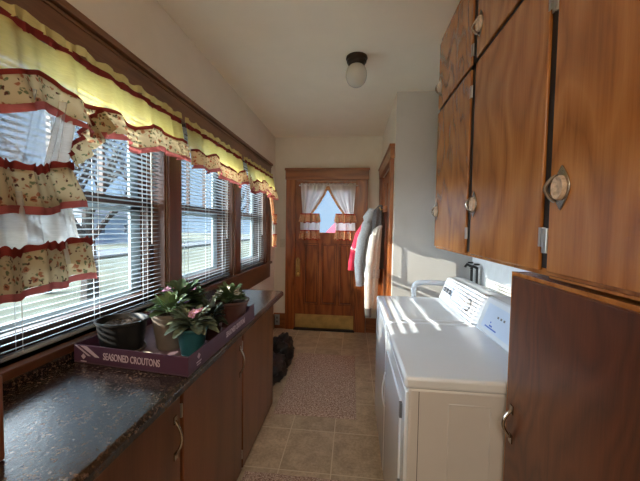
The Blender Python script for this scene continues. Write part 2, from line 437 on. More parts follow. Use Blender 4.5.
# curtain rod and curtains on the back door
rod = thing('curtain_rod', 'thin white curtain rod across the top of the back door window', 'curtain rod', (-.345, YD, 2.0))
MB().tube([(-.735, 4.215, 2.0), (.045, 4.215, 2.0)], .006).build('rod', 'cordw', rod, True)
for x in (-.735, .045): MB().lathe([(0,-.012),(.011,-.006),(.011,.006),(0,.012)], (x, 4.215, 2.0), 12, mt=Matrix.Rotation(PI/2,4,'Y')).build('finial', 'cordw', rod, True)
def wav(t, k, ph=0): return sin(t*k+ph) + .5*sin(t*k*1.93+1.3+ph) + .25*sin(t*k*3.1+.6)
def door_curtain(sgn, label):
    # sgn=-1: left panel tied toward the left; u runs from outer edge to inner edge
    xo = -.345 + sgn*.375; xin = -.345 + sgn*.004
    t = thing('curtain', label, 'curtain', (xo*.6+xin*.4, YD, 1.27), 'tied back curtains on the back door')
    def xi(z):     # inner edge
        if z > 1.585: return xin + (xo - sgn*.315 + 0 - xin) * 0 + sgn*.24*(max(0,1.99-z)/.405)**1.25
        return xin + sgn*.115
    def xout(z):
        return xo - sgn*.03*max(0, min(1, (1.99-z)/.4)) if z > 1.585 else xo - sgn*.01
    def surf(z0, z1, amp, off, k=44, flare=0):
        def fn(u, v):
            z = z0 + (z1-z0)*v; a, b_ = xout(z)+sgn*flare*(1-v), xi(z)-sgn*flare*(1-v)
            return (a+(b_-a)*u, 4.215 - off + amp*wav(u, k*(.34), z*1.5), z + .004*wav(u, 30)*(1-v))
        return fn
    MB().sheet(60, 14, surf(2.0, 1.58, .008, .004)).build('sheer_panel', 'door_sheer', t, True)
    MB().sheet(60, 2, lambda u, v: (xo+(xin-xo)*u, 4.210-.004*wav(u, 60), 2.0+.028*v+.004*wav(u, 40)*v)).build('heading', 'door_sheer', t, True)
    MB().sheet(40, 12, lambda u, v: ((xo+(xin+sgn*.1-xo)*u), 4.215-.012+.012*wav(u, 14), 1.35+.19*v)).build('lower_panel', 'door_sheer', t, True)
    def band(z0, z1, name, fl, ex):
        def fn(u, v):
            a = xo + sgn*.02*(1-v); b_ = xin + sgn*(.105-ex) - sgn*.02*(1-v)
            s = .035*u
            return (a+(b_-a)*u, 4.215-.03-.012*(1-v)+.013*wav(u, 22), z0+(z1-z0)*v + .006*wav(u, 20)*(1-v) + s*0)
        MB().sheet(60, 5, fn).build(name, 'floral_red', t, True)
        for zz, w_ in ((z1-.006, .014), (z0-.006, .012)):
            MB().sheet(60, 1, lambda u, v: (xo+(xin+sgn*(.105-ex)-xo)*u, 4.215-.045+.014*wav(u, 22), zz + w_*v + .006*wav(u,20)*(zz==z0-.006))).build('red_trim', 'maroon_red', t, True)
    band(1.50, 1.61, 'tie_ruffle', 0, 0); band(1.27, 1.385, 'hem_ruffle', 0, .0)
    # ruffle running down the inner edge
    def edge(u, v):
        z = 1.985 - u*.39; x = xi(z)
        return (x + sgn*(.035*v-.02) , 4.200-.018+.012*wav(u, 26, v), z + .0*v)
    MB().sheet(40, 2, edge).build('edge_ruffle', 'floral_red', t, True)
M['maroon_red'] = cloth('red_trim', (.48,.05,.03), .3, 0)
door_curtain(-1, 'left white tied-back curtain with red floral ruffles on the back door window')
door_curtain(1, 'right white tied-back curtain with red floral ruffles on the back door window')

# ---- side door
d = MB(); d.box((.385, SY0+.02, .01), (.425, SY1-.02, DZ)) 
for y0, y1 in ((3.2, 3.50), (3.62, 3.95)):
    for z0, z1 in ((.25, .95), (1.15, 1.95)):
        t_ = .015
        d.box((.378, y0, z0), (.39, y0+t_, z1)); d.box((.378, y1-t_, z0), (.39, y1, z1)); d.box((.378, y0, z0), (.39, y1, z0+t_)); d.box((.378, y0, z1-t_), (.39, y1, z1))
d2 = struct('door_2', d, 'doorwood', bevel=.002)

# ---- light switch and outlet
t = thing('light_switch', 'small ivory light switch plate on the wall left of the back door', 'light switch', (-.975, YB, 1.15))
box('switch_plate', (-1.01, YB-.006, 1.145), (-.94, YB, 1.26), 'plate', t, .002)
box('switch_toggle', (-.98, YB-.018, 1.19), (-.97, YB-.005, 1.215), 'plate', t, .001)
t = thing('power_outlet', 'white power outlet on the baseboard left of the back door', 'outlet', (-1.01, 4.23, .05))
box('outlet_plate', (-1.075, 4.222, .05), (-1.0, 4.23, .20), 'vinyl', t, .002)
for z in (.085, .14): box('socket', (-1.05, 4.218, z), (-1.025, 4.223, z+.028), 'grey_print', t)

# ------------------------------------------------------------------ windows
XF = XL + .02   # face of the casing
b = MB(); b.box((XL, .66, 2.08), (XF, 3.97, 2.215)); b.box((XL, .65, 2.215), (XF+.022, 3.985, 2.245)); b.box((XL, .66, 2.195), (XF+.008, 3.975, 2.207))
struct('trim_6', b, 'trim_head', bevel=.003)
b = MB()
for y0, y1 in ((.68, .80), (1.72, 1.85), (2.745, 2.885), (3.80, 3.97)): b.box((XL, y0, WZ0-.01), (XF, y1, 2.08))
for a, c in UN:   # jambs
    b.box((XL-.15, a, WZ0), (XL, a+.018, WZ1)); b.box((XL-.15, c-.018, WZ0), (XL, c, WZ1))
struct('trim_7', b, 'trim_z', bevel=.003)
b = MB(); b.box((XL-.15, .68, WZ0-.03), (XF+.02, 3.99, WZ0)); b.box((XL, .68, .775), (XF, 3.96, WZ0-.03)); 
for a, c in UN: b.box((XL-.15, a, WZ1-.02), (XL, c, WZ1))
struct('trim_8', b, 'trim', bevel=.003)
for i, (a, c) in enumerate(UN):
    a += .018; c -= .018
    b = MB(); b.box((XL-.15, a, WZ0), (XL-.14, a+.012, WZ1-.02)); b.box((XL-.15, c-.012, WZ0), (XL-.14, c, WZ1-.02)); b.box((XL-.15, a, WZ0), (XL-.14, c, WZ0+.012))
    wn = struct('window_%d' % (i+1), b, 'trim_z'); wn['org'] = [0,0,0]
    zm = 1.56
    # upper sash (outer) and lower sash (inner), both dark stained; white storm frame outside
    x0, x1 = XL-.135, XL-.105
    s = MB(); s.box((x0, a, zm-.012), (x1, c, zm+.020)); s.box((x0, a, WZ1-.075), (x1, c, WZ1-.02)); s.box((x0, a, zm), (x1, a+.045, WZ1-.02)); s.box((x0, c-.045, zm), (x1, c, WZ1-.02))
    us = s.build('upper_sash', 'sash', wn); us['org'] = [0,0,0]
    for k in (1, 2):
        y = a+.06+(c-a-.12)*k/3; box('muntin', (x0+.005, y-.007, zm+.02), (x1-.003, y+.007, WZ1-.07), 'sash', us)
    box('glass_pane', (x0+.012, a+.055, zm+.015), (x0+.016, c-.055, WZ1-.07), 'glass', us)
    x0, x1 = XL-.10, XL-.07
    s = MB(); s.box((x0, a, zm-.022), (x1, c, zm+.006)); s.box((x0, a, WZ0+.002), (x1, c, WZ0+.075)); s.box((x0, a, WZ0), (x1, a+.045, zm)); s.box((x0, c-.045, WZ0), (x1, c, zm))
    ls = s.build('lower_sash', 'sash', wn); ls['org'] = [0,0,0]
    box('glass_pane', (x0+.012, a+.055, WZ0+.07), (x0+.016, c-.055, zm-.015), 'glass', ls)
    x0, x1 = XL-.16, XL-.145
    s = MB(); s.box((x0, a, zm-.055), (x1, c, zm-.025)); s.box((x0, a, WZ0+.01), (x1, a+.092, WZ1-.03)); s.box((x0, c-.092, WZ0+.01), (x1, c, WZ1-.03)); s.box((x0, a, WZ0), (x1, c, WZ0+.09))
    s.build('storm_frame', 'vinyl', wn)

# ---- blinds
lab = ['long white mini blind in the nearest window, beside the black pot', 'white mini blind in the middle window behind the violets', 'white mini blind in the far window next to the back door']
for i, (a, c) in enumerate(UN):
    a += .006 if i == 0 else .022; c -= .022
    if i == 0: a = .80
    t = thing('window_blind', lab[i], 'blind', (XL-.03, (a+c)/2, WZ0), 'white mini blinds in the left wall')
    pitch = .0235; xb = XL-.032; hw = .0110; tilt = math.radians(-13)
    z = WZ0+.035; s = MB()
    while z < WZ1-.06:
        def fn(u, v, z=z):
            w_ = (v-.5)*2*hw; return (xb + w_*cos(tilt), a+.003+(c-a-.006)*u, z - w_*sin(tilt) + .0022*(1-(2*v-1)**2))
        s.sheet(1, 4, fn); z += pitch
    s.build('slats', 'slat', t, True)
    box('head_rail', (xb-.014, a, WZ1-.05), (xb+.014, c, WZ1-.022), 'slat', t, .002)
    box('bottom_rail', (xb-.013, a, WZ0+.008), (xb+.013, c, WZ0+.022), 'slat', t, .003)
    for q in (.14, .5, .86):
        s = MB(); y = a+(c-a)*q
        s.tube([(xb+.0135, y, WZ0+.02), (xb+.0135, y, WZ1-.04)], .0011, 5); s.tube([(xb-.0135, y, WZ0+.02), (xb-.0135, y, WZ1-.04)], .0011, 5)
        s.build('ladder_cord', 'cordw', t)
    s = MB(); s.tube([(xb+.022, c-.10, WZ1-.05), (xb+.024, c-.10, 1.33)], .0035, 6); s.build('tilt_wand', 'cordw', t, True)

# ---- valances
def strip(t, name, mat, y0, y1, z0, z1, x0, amp, k, drop=None, nv=4, push=0, ph=0):
    n = max(30, int((y1-y0)*110))
    def fn(u, v):
        y = y0+(y1-y0)*u; w_ = wav(y, k, ph)
        dz = (drop(y) if drop else 0)
        return (x0 + push*(1-v) + amp*(1-.5*v)*w_, y + .004*sin(y*k*2.1+ph), z0+(z1-z0)*v + dz)
    return MB().sheet(n, nv, fn).build(name, mat, t, True)
vl = ['long yellow valance with floral border over the nearest window', 'yellow valance with floral border over the middle window', 'yellow valance with floral border over the far window']
for i, (y0, y1) in enumerate(((.70, 1.725), (1.775, 2.72), (2.79, 3.80))):
    t = thing('valance', vl[i], 'valance', (-1.0, (y0+y1)/2, 1.8), 'yellow ruffled valances along the left wall')
    ph = i*1.7; k = 33
    bd = lambda y, ph=ph: .020*sin(y*9+ph)+.016*sin(y*23+ph*2) - .085*max(0, 1.25-y)
    strip(t, 'heading', 'yellow_head', y0, y1, 2.045, 2.078, -1.003, .007, 70, lambda y: .006*sin(y*60)+.004*sin(y*37), ph=ph)
    strip(t, 'rod_pocket', 'maroon', y0, y1, 2.015, 2.045, -.998, .005, 75, lambda y: .003*sin(y*50), ph=ph)
        # lower edge joins the wavy border
    n_ = int((y1-y0)*130); MB().sheet(n_, 9, lambda u, v: (-.976-.018*v+.013*(1-.4*v)*wav(y0+(y1-y0)*u, k, ph), y0+.005+(y1-y0-.01)*u, (1.880+bd(y0+(y1-y0)*u))*(1-v)+2.018*v)).build('sheer_panel', 'yellow', t, True)
    strip(t, 'border_trim', 'maroon', y0, y1, 1.886, 1.902, -.963, .016, k, bd, 2, 0, ph)
    strip(t, 'floral_ruffle', 'floral' if i == 0 else 'floral_warm', y0, y1, 1.805, 1.892, -.965, .026, k, bd, 5, .018, ph)
    strip(t, 'rose_hem', 'pinkhem', y0, y1, 1.782, 1.807, -.945, .028, k, bd, 2, .003, ph)
    rr = MB().tube([(-1.012, y0-.012, 2.03), (-1.012, y1+.012, 2.03)], .005); rr.build('curtain_rod', 'bronze', t, True)
    for yy in (y0, y1): box('rod_bracket', (XF, yy-.004, 2.022), (-1.003, yy+.004, 2.036), 'bronze', t)

# ---- tied curtain at the near end
t = thing('curtain', 'sheer white tied curtain with wide floral ruffles at the near window', 'curtain', (-.97, .88, 1.23))
def q(y0, y1, z0, z1, name, mat, amp=.012, k=40, x=-.975, zs=lambda u: 0, ys=lambda v: 0, nv=8, ph=0, yl=lambda v: 0):
    def fn(u, v):
        a = y0+yl(v); b_ = y1+ys(v); y = a+(b_-a)*u
        return (x+amp*wav(u*.45, k, ph+v*.6), y, z0+(z1-z0)*v+zs(u))
    return MB().sheet(70, nv, fn).build(name, mat, t, True)
q(.70, .955, 1.60, 1.84, 'upper_panel', 'sheer', ys=lambda v: .045*v, yl=lambda v: .06*v, k=34, ph=1)
q(.86, .955, 1.60, 1.80, 'gathered_fold', 'sheer2', ys=lambda v: .045*v, yl=lambda v: .06*v-.05*(1-v)*0, k=18, x=-.955, ph=2)
q(.70, .99, 1.30, 1.53, 'lower_panel', 'sheer2', ys=lambda v: .06*(1-v), k=40, amp=.014)
def band(z0, z1, yb, yt, tag_, slope):
    q(.70, yt, z0, z1, tag_, 'floral', amp=.014, k=34, x=-.945, ys=lambda v: (yb-yt)*(1-v), zs=slope)
    q(.70, yt+.004, z1-.006, z1+.020, 'maroon_trim', 'maroon', amp=.014, k=34, x=-.941, nv=2, zs=lambda u: slope(u)+.004*sin(u*60))
    q(.70, yb, z0-.022, z0+.002, 'rose_hem', 'pinkhem', amp=.014, k=34, x=-.943, nv=2, zs=slope)
band(1.495, 1.60, 1.020, .965, 'tie_ruffle', lambda u: -.025+.045*u+.008*sin(u*9))
band(1.245, 1.355, 1.055, 1.035, 'hem_ruffle', lambda u: -.012+.03*u+.006*sin(u*17))
def diag(u, v):   # ruffle falling from the valance to the tie
    y = 1.14-.165*u; z = 1.84-.20*u
    return (-.955+.014*wav(u, 20, v), y-.075*(v-.3)*(1-.55*u), z+.05*(v-.5)*.8)
MB().sheet(50, 5, diag).build('edge_ruffle', 'floral', t, True)
MB().sheet(50, 1, lambda u, v: (lambda p: (p[0]+.004, p[1]-.012*v, p[2]+.008*v))(diag(u, 1))).build('edge_trim', 'maroon', t, True)
# far small one
t = thing('curtain', 'narrow tied curtain end with red floral ruffles at the far window', 'curtain', (-.97, 3.72, 1.2))
q(3.50, 3.74, 1.56, 1.80, 'upper_panel', 'floral_red', k=20, ys=lambda v: -.16*v+.0, yl=lambda v: -.13*v+.1, x=-.96)
q(3.62, 3.77, 1.33, 1.50, 'lower_panel', 'sheer2', k=20, x=-.965)
for z0, z1, yy, nm in ((1.47, 1.57, 3.80, 'tie_ruffle'), (1.20, 1.33, 3.79, 'hem_ruffle')):
    q(3.56, yy, z0, z1, nm, 'floral_red', k=26, x=-.945, amp=.018, zs=lambda u: .0)
    q(3.56, yy, z1-.01, z1+.012, 'maroon_trim', 'maroon_red', k=26, x=-.943, amp=.018, nv=2)
    q(3.56, yy, z0-.012, z0+.004, 'rose_hem', 'pinkhem', k=26, x=-.941, amp=.018, nv=2)

# ------------------------------------------------------------------ counter and lower cabinets
def d_handle(parent, x, y, z, ln, dirx, name='handle', r=.005):
    b = MB(); b.tube(arc((x, y, z-ln/2), (x, y, z+ln/2), (dirx*.026, 0, 0), 12), [r*.7]+[r]*11+[r*.7], 8)
    for zz in (z-ln/2, z+ln/2): b.box((x-.002 if dirx > 0 else x-.004, y-.009, zz-.014), (x+.004 if dirx > 0 else x+.002, y+.009, zz+.014))
    return b.build(name, 'chrome', parent, True)
cl = ['brown cabinet under the near end of the counter', 'brown counter cabinet below the carton of potted plants', 'brown counter cabinet at the far end beside the black bag']
edges = [.50, 1.045, 1.674, 2.36]
XC = -.63
for i in range(3):
    y0, y1 = edges[i], edges[i+1]
    t = thing('base_cabinet', cl[i], 'cabinet', ((XL+XC)/2, (y0+y1)/2, 0), 'base cabinets under the counter')
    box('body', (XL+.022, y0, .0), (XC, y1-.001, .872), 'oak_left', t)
    box('gap_shade', (XC, y0+.001, .03), (XC+.004, y1-.002, .86), 'dark', t)  # dark sheet behind the door: shade at its edges put into colour
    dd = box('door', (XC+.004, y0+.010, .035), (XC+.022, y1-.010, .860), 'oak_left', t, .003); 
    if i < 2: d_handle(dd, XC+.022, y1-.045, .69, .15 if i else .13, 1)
    if i > 0:
        for z in (.12, .76): MB().tube([(XC+.018, y0+.003, z-.025), (XC+.018, y0+.003, z+.025)], .005, 8).build('hinge', 'hinge', dd, True)
YC1 = 2.45
c = MB(); c.prism([(XL+.022, .50, .875), (-.556, .50, .875), (-.550, .50, .881), (-.550, .50, .903), (-.562, .50, .915), (XL+.022, .50, .915)], (0, YC1-.50, 0))
tag(c.build('countertop', 'granite', None, bevel=.002), 'long dark speckled laminate countertop under the windows', 'countertop')
e = MB(); e.box((XL+.022, .50, .9155), (XL+.040, YC1-.05, .950)); 
tag(e.build('backsplash', 'granite', None, bevel=.002), 'low dark speckled backsplash strip behind the countertop', 'backsplash')
e = MB(); e.box((XL+.045, .555, .916), (-.79, .578, 1.105)); e.box((-.80, .545, .916), (-.755, .588, 1.105))
tag(e.build('end_panel', 'oak_left', None, bevel=.003), 'dark wooden end board standing on the counter at the left edge', 'board')

# ---- carton of plants
BZ = .916; HT = .068
KA, KB, KC, KD = Vector((-1.038, 1.047, BZ)), Vector((-.553, .990, BZ)), Vector((-.546, 1.685, BZ)), Vector((-1.035, 1.72, BZ))
UP = Vector((0,0,1))
t = thing('carton_tray', 'shallow purple croutons carton on the counter holding the potted plants', 'carton', (-.79, 1.36, BZ))
def side_wall(name, a, b, tabs):
    d = (b-a).normalized(); n_in = Vector((-d.y, d.x, 0))*.004
    p = [a, b, b+UP*.085, b+UP*.085-d*.05, b+UP*HT-d*.09, a+UP*HT] if tabs == 1 else [a, b, b+UP*HT, a+UP*HT+d*.09, a+UP*.085+d*.05, a+UP*.085] if tabs == 2 else [a, b, b+UP*HT, a+UP*HT]
    MB().prism(p, n_in).build(name, 'purple', t)
MB().prism([KA, KB, KC, KD], (0,0,.006)).build('bottom', 'purple_in', t)
side_wall('front_side', KA, KB, 0); side_wall('right_side', KB, KC, 1); side_wall('back_side', KC, KD, 0); side_wall('left_side', KD, KA, 2)
def text(s, size, mt, mat, name, parent, sx=1, bold=.0):
    cu = bpy.data.curves.new('txt', 'FONT'); cu.body = s; cu.size = size; cu.extrude = .0004; cu.offset = bold
    cu.align_x = 'CENTER'; cu.align_y = 'CENTER'
    o = bpy.data.objects.new('txt', cu); C.objects.link(o)
    dg = bpy.context.evaluated_depsgraph_get(); me = bpy.data.meshes.new_from_object(o.evaluated_get(dg))
    bpy.data.objects.remove(o)
    me.transform(Matrix.Translation(-org(parent)) @ mt @ Matrix.Diagonal((sx,1,1,1)))
    me.materials.clear(); me.materials.append(M[mat])
    n = bpy.data.objects.new(name, me); C.objects.link(n); n.parent = parent; return n
def on_side(a, b, s_):     # frame on a carton side: x along, y up, z outwards
    d = (b-a).normalized(); o = Vector((d.y, -d.x, 0)); p = a+d*s_+o*.0008
    return Matrix(((d.x, 0, o.x, p.x), (d.y, 0, o.y, p.y), (0, 1, 0, p.z), (0, 0, 0, 1)))
def marks(name, a, b, polys):
    mb = MB(); mt = on_side(a, b, 0)
    for p in polys: mb.prism([mt @ Vector((x, y, 0)) for x, y in p], (mt.to_3x3() @ Vector((0,0,.0006))))
    mb.build(name, 'ink', t)
text('SEASONED CROUTONS', .036, on_side(KA, KB, .255) @ Matrix.Translation((0,.034,0)), 'ink', 'lettering', t, .63, .0005)
text('SEASONED CROUTONS', .036, on_side(KB, KC, .43) @ Matrix.Translation((0,.036,0)), 'ink', 'lettering', t, .60, .0005)
marks('printed_stripe', KA, KB, [[(.004,.066),(.016,.066),(.078,.030),(.066,.030)], [(.030,.066),(.060,.066),(.118,.028),(.098,.028)]])
marks('printed_emblem', KA, KB, [[(.034,.026),(.045,.015),(.056,.026),(.045,.037)], [(.032,.010),(.058,.010),(.058,.006),(.032,.006)]])
marks('printed_emblem', KB, KC, [[(.060,.046),(.072,.034),(.084,.046),(.072,.058)], [(.055,.028),(.090,.028),(.090,.023),(.055,.023)], [(.058,.018),(.086,.018),(.086,.014),(.058,.014)]])

# ---- potted plants
def leaf_mesh(mb, base, az, ln, wd, rise, droop, curl=.25, n=6):
    ax = Vector((cos(az), sin(az), 0)); sd = Vector((-sin(az), cos(az), 0))
    def fn(u, v):
        s = u*ln; wdt = wd*math.sqrt(max(0, 1-((u-.58)/.44)**2)) if u > .14 else wd*.08
        zz = rise*u - droop*u*u + curl*abs(2*v-1)*wdt*.5
        return Vector(base) + ax*s + sd*(2*v-1)*wdt*.5*2*.5 + Vector((0,0,zz))
    mb.sheet(n, 4, fn)
def flower(mb, c, r, mat):
    c = Vector(c); mb.use(mat); a0 = random.random()*6; tl = Vector((random.uniform(-.4,.6), random.uniform(-1,-.2), 1.0)).normalized()
    a = tl.orthogonal().normalized(); b = tl.cross(a)
    for k in range(5):
        an = a0+k*2*PI/5; d = a*cos(an)+b*sin(an); e = a*-sin(an)+b*cos(an)
        p = c+d*r*.55
        mb.add([c, p-e*r*.42, c+d*r+tl*r*.15, p+e*r*.42], [[0,1,2,3]])
    mb.use('yell'); mb.lathe([(0,-.1*r),(.16*r,0),(0,.2*r)], c+tl*r*.05, 6)
def pot(t, c, r0, r1, h, mat, oval=(1,1), lip=.006, ribs=False):
    x, y, z = c
    prof = [(0,0),(r0,0)]
    for k in range(1, 9):
        f_ = k/9; r = r0+(r1-r0)*f_; 
        if ribs: r += .0025*(k%2)
        prof.append((r, h*f_*.93))
    prof += [(r1+lip*.2, h*.93-.002), (r1+lip, h*.93), (r1+lip, h), (r1, h), (r1-.005, h-.012), (r0*.95, .02), (0,.02)]
    MB().lathe(prof, c, 36, *oval).build('pot', mat, t, True, angle=50)
    hs = h-.022; r = r0+(r1-r0)*hs/h-.004
    MB().sheet(10, 30, lambda u, v: (x+r*u*cos(2*PI*v)*oval[0], y+r*u*sin(2*PI*v)*oval[1], z+hs+.010*noise.noise((u*5*cos(2*PI*v), u*5*sin(2*PI*v), x*9)))).build('soil', 'soil', t, True)
ZP = BZ+.0065
t = thing('plant_pot', 'wide black oval pot of bare soil in the carton', 'plant pot', (-.935, 1.165, ZP))
pot(t, (-.935, 1.165, ZP+.004), .072, .09, .125, 'blackp', (1.03, .92), .007, True)
MB().lathe([(0,0),(.085,0),(.09,.012),(.086,.012),(.08,.004),(0,.004)], (-.935,1.165,ZP), 36, 1, .92).build('saucer', 'taupe', t, True)
def violet(name, label, c, r0, r1, h, potmat, leafmat, nleaf, ll, flowers, fmat, lift=.02, seed=1, lw=.5, rise=.05, droop=.06, oval=(1,1), spread=.3):
    random.seed(seed)
    t = thing(name, label, 'potted plant', c, 'potted plants in the carton')
    pot(t, c, r0, r1, h, potmat, oval)
    x, y, z = c; mb = MB(); st = MB(); top = z+h-.015
    for k in range(nleaf):
        az = k*2.4+random.uniform(-.3,.3); tier = k/nleaf
        l = ll*(1-.45*tier)*random.uniform(.8,1.12)
        leaf_mesh(mb, (x+.015*cos(az), y+.015*sin(az), top+tier*lift+.01), az, l, l*lw, rise*(.55+tier)*random.uniform(.8,1.2), droop*(1-tier*.8), .35)
    mb.build('leaves', leafmat, t, True, angle=180)
    sm = MB()
    for (fx, fy, fz, n) in flowers:
        fm = MB()
        for k in range(n):
            p = (x+fx+random.uniform(-.022,.022), y+fy+random.uniform(-.022,.022), top+fz+random.uniform(-.008,.012))
            flower(fm, p, .018, fmat); sm.tube([(x+fx*.3, y+fy*.3, top), (x+fx*.8, y+fy*.8, top+fz*.6), p], .0012, 5)
        fm.build('flower_cluster', None, t)
    if flowers: sm.build('stems', 'leaf_light', t, True)
    return t
violet('potted_violet', 'tall taupe pot of trailing light green leaves in the carton', (-.765, 1.225, ZP), .050, .070, .150, 'taupe', 'leaf_light', 34, .080, [(-.05,.03,.040,3), (.03,.06,.04,2)], 'purpf', .035, 3, .62, .035, .018)
violet('potted_violet', 'teal pot of african violet with pink flowers at the carton corner', (-.640, 1.178, ZP), .042, .060, .108, 'teal', 'leaf_var', 44, .092, [(.0,.02,.058,8), (.01,.06,.052,5)], 'pinkf', .035, 5, .5, .040, .045)
violet('potted_violet', 'leafy potted violet with pink flowers behind the taupe pot', (-.83, 1.42, ZP), .045, .06, .130, 'taupe', 'leaf', 64, .115, [(-.03,-.05,.085,6), (.02,.05,.075,4)], 'pinkf', .055, 8, .6, .045, .035)
violet('potted_violet', 'dark-leaved potted plant behind the teal pot', (-.650, 1.355, ZP), .045, .056, .080, 'brownpot', 'leaf_dark', 54, .075, [], 'pinkf', .04, 11, .55, .04, .04)
violet('potted_violet', 'bushy green plant in a dark pot behind the middle of the carton', (-.86, 1.60, ZP), .045, .06, .10, 'blackp', 'leaf', 44, .08, [], 'pinkf', .03, 14, .6, .04, .04)
violet('potted_violet', 'wide brown pot with a white-flowered plant at the far carton end', (-.640, 1.560, ZP), .070, .097, .128, 'brownpot', 'leaf_light', 100, .075, [(-.02,.02,.060,7), (.03,.0,.055,6), (-.05,-.02,.045,3)], 'whitef', .045, 17, .5, .030, .012)
t = thing('saucer', 'pale saucer lying between the pots in the carton', 'saucer', (-.80, 1.10, ZP))
MB().lathe([(0,0),(.030,0),(.036,.01),(.033,.01),(.028,.004),(0,.004)], (-.80,1.10,ZP), 24).build('dish', 'plate', t, True)

# ------------------------------------------------------------------ right cabinets
XR = .546    # face frame plane; doors stand proud of it
def eye_pull(parent, y, z, H_=.118, W_=.066):
    x = XR-.010; n = 12
    pts = [(x, y+W_/2*cos(PI*(k/n-.5))**1.0*(1), z+H_/2*sin(PI*(k/n-.5))) for k in range(n+1)]
    def side(s_): return [(x, y+s_*W_/2*(1-abs(2*k/n-1)**1.7), z-H_/2+H_*k/n) for k in range(n+1)]
    outline = side(1) + side(-1)[::-1][1:-1]
    b = MB(); b.use('chrome').prism(outline, (-.005,0,0))
    h = b.build('handle', None, parent, True, bevel=.002)
    b = MB(); b.lathe([(0,.002),(.6,.003),(.85,.009),(1,.010),(1.1,.004),(1.1,0)], (0,0,0), 24)
    b.v = [(x-.005-v[2], y+v[0]*W_*.34, z+v[1]*H_*.25) for v in b.v]
    o = MB(); o.v = b.v; o.f = b.f; o.m = b.m
    o2 = o.build('rosette', 'stonebtn', parent, True)
    g = MB(); g.tube(arc((x-.004, y+W_*.30, z-H_*.30), (x-.004, y+W_*.30, z+H_*.30), (-.020,.010,0), 12), [.004]+[.0055]*11+[.004], 8)
    g.build('bow', 'chrome', parent, True)
def hinge(parent, y, z, ln=.055):
    b = MB(); b.tube([(XR-.006, y, z-ln/2), (XR-.006, y, z+ln/2)], .0045, 8); b.box((XR-.012, y+.002, z-ln/2), (XR-.010, y+.014, z+ln/2))
    b.build('hinge', 'hinge', parent, True)
def cab_door(t, y0, y1, z0, z1, mat='oak'):
    return box('door', (XR-.011, y0, z0), (XR-.001, y1, z1), mat, t, .003)
ZB = 1.312; ZS = 2.195
t = thing('wall_cabinet', 'four-door wooden wall cabinet above the washer and dryer', 'cabinet', (.81, 1.52, ZB), 'tall wooden cabinets on the right')
box('body', (XR, .925, ZB), (1.068, 2.12, ZC-.002), 'oak', t)
b = MB(); b.box((XR-.0015, 1.480, ZB+.02), (XR+.001, 1.560, ZC-.03)); b.box((XR-.0015, .9255, ZB+.02), (XR+.001, .96, ZC-.03)); b.box((XR-.0015, .94, ZS-.012), (XR+.001, 2.11, ZS+.010))
b.build('gap_shade', 'dark', t)  # dark strips on the face frame: painted shade between the doors
for y0, y1, hy in ((1.548, 2.118, 2.07), (.954, 1.490, 1.455)):
    dd = cab_door(t, y0, y1, ZB+.012, ZS-.012); eye_pull(dd, hy, 1.55)
    for z in (1.42, 2.08): hinge(dd, y0-.008, z)
    dd = cab_door(t, y0, y1, ZS+.010, ZC-.04); eye_pull(dd, hy, 2.335)
    for z in (2.27, 2.54): hinge(dd, y0-.008, z)
t = thing('wall_cabinet', 'near wooden upper cabinet with a pointed oval nickel pull', 'cabinet', (.81, .45, ZB), 'tall wooden cabinets on the right')
box('body', (XR, -.6, ZB), (1.068, .924, ZC-.002), 'oak', t)
dd = cab_door(t, .33, .918, ZB+.012, ZC-.04); eye_pull(dd, .868, 1.55)
dd = cab_door(t, -.40, .31, ZB+.012, ZC-.04); eye_pull(dd, -.35, 1.55)
hinge(t, .928, 1.41, .07); hinge(t, .928, 2.07, .07)
b = MB(); b.box((XR-.008, -.6, ZB-.004), (XR, .91, ZB+.004)); b.build('bottom_moulding', 'oak', t, bevel=.002)
t = thing('tall_cabinet', 'dark brown floor-standing cabinet with one plain door next to the dryer', 'cabinet', (.81, .3, 0), 'tall wooden cabinets on the right')
box('body', (XR-.012, -.6, 0), (1.068, 1.098, ZB-.012), 'oak', t)
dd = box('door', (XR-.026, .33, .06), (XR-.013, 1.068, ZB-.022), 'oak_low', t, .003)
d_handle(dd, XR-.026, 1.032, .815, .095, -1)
box('door', (XR-.026, -.5, .06), (XR-.013, .31, ZB-.022), 'oak_low', t, .003)

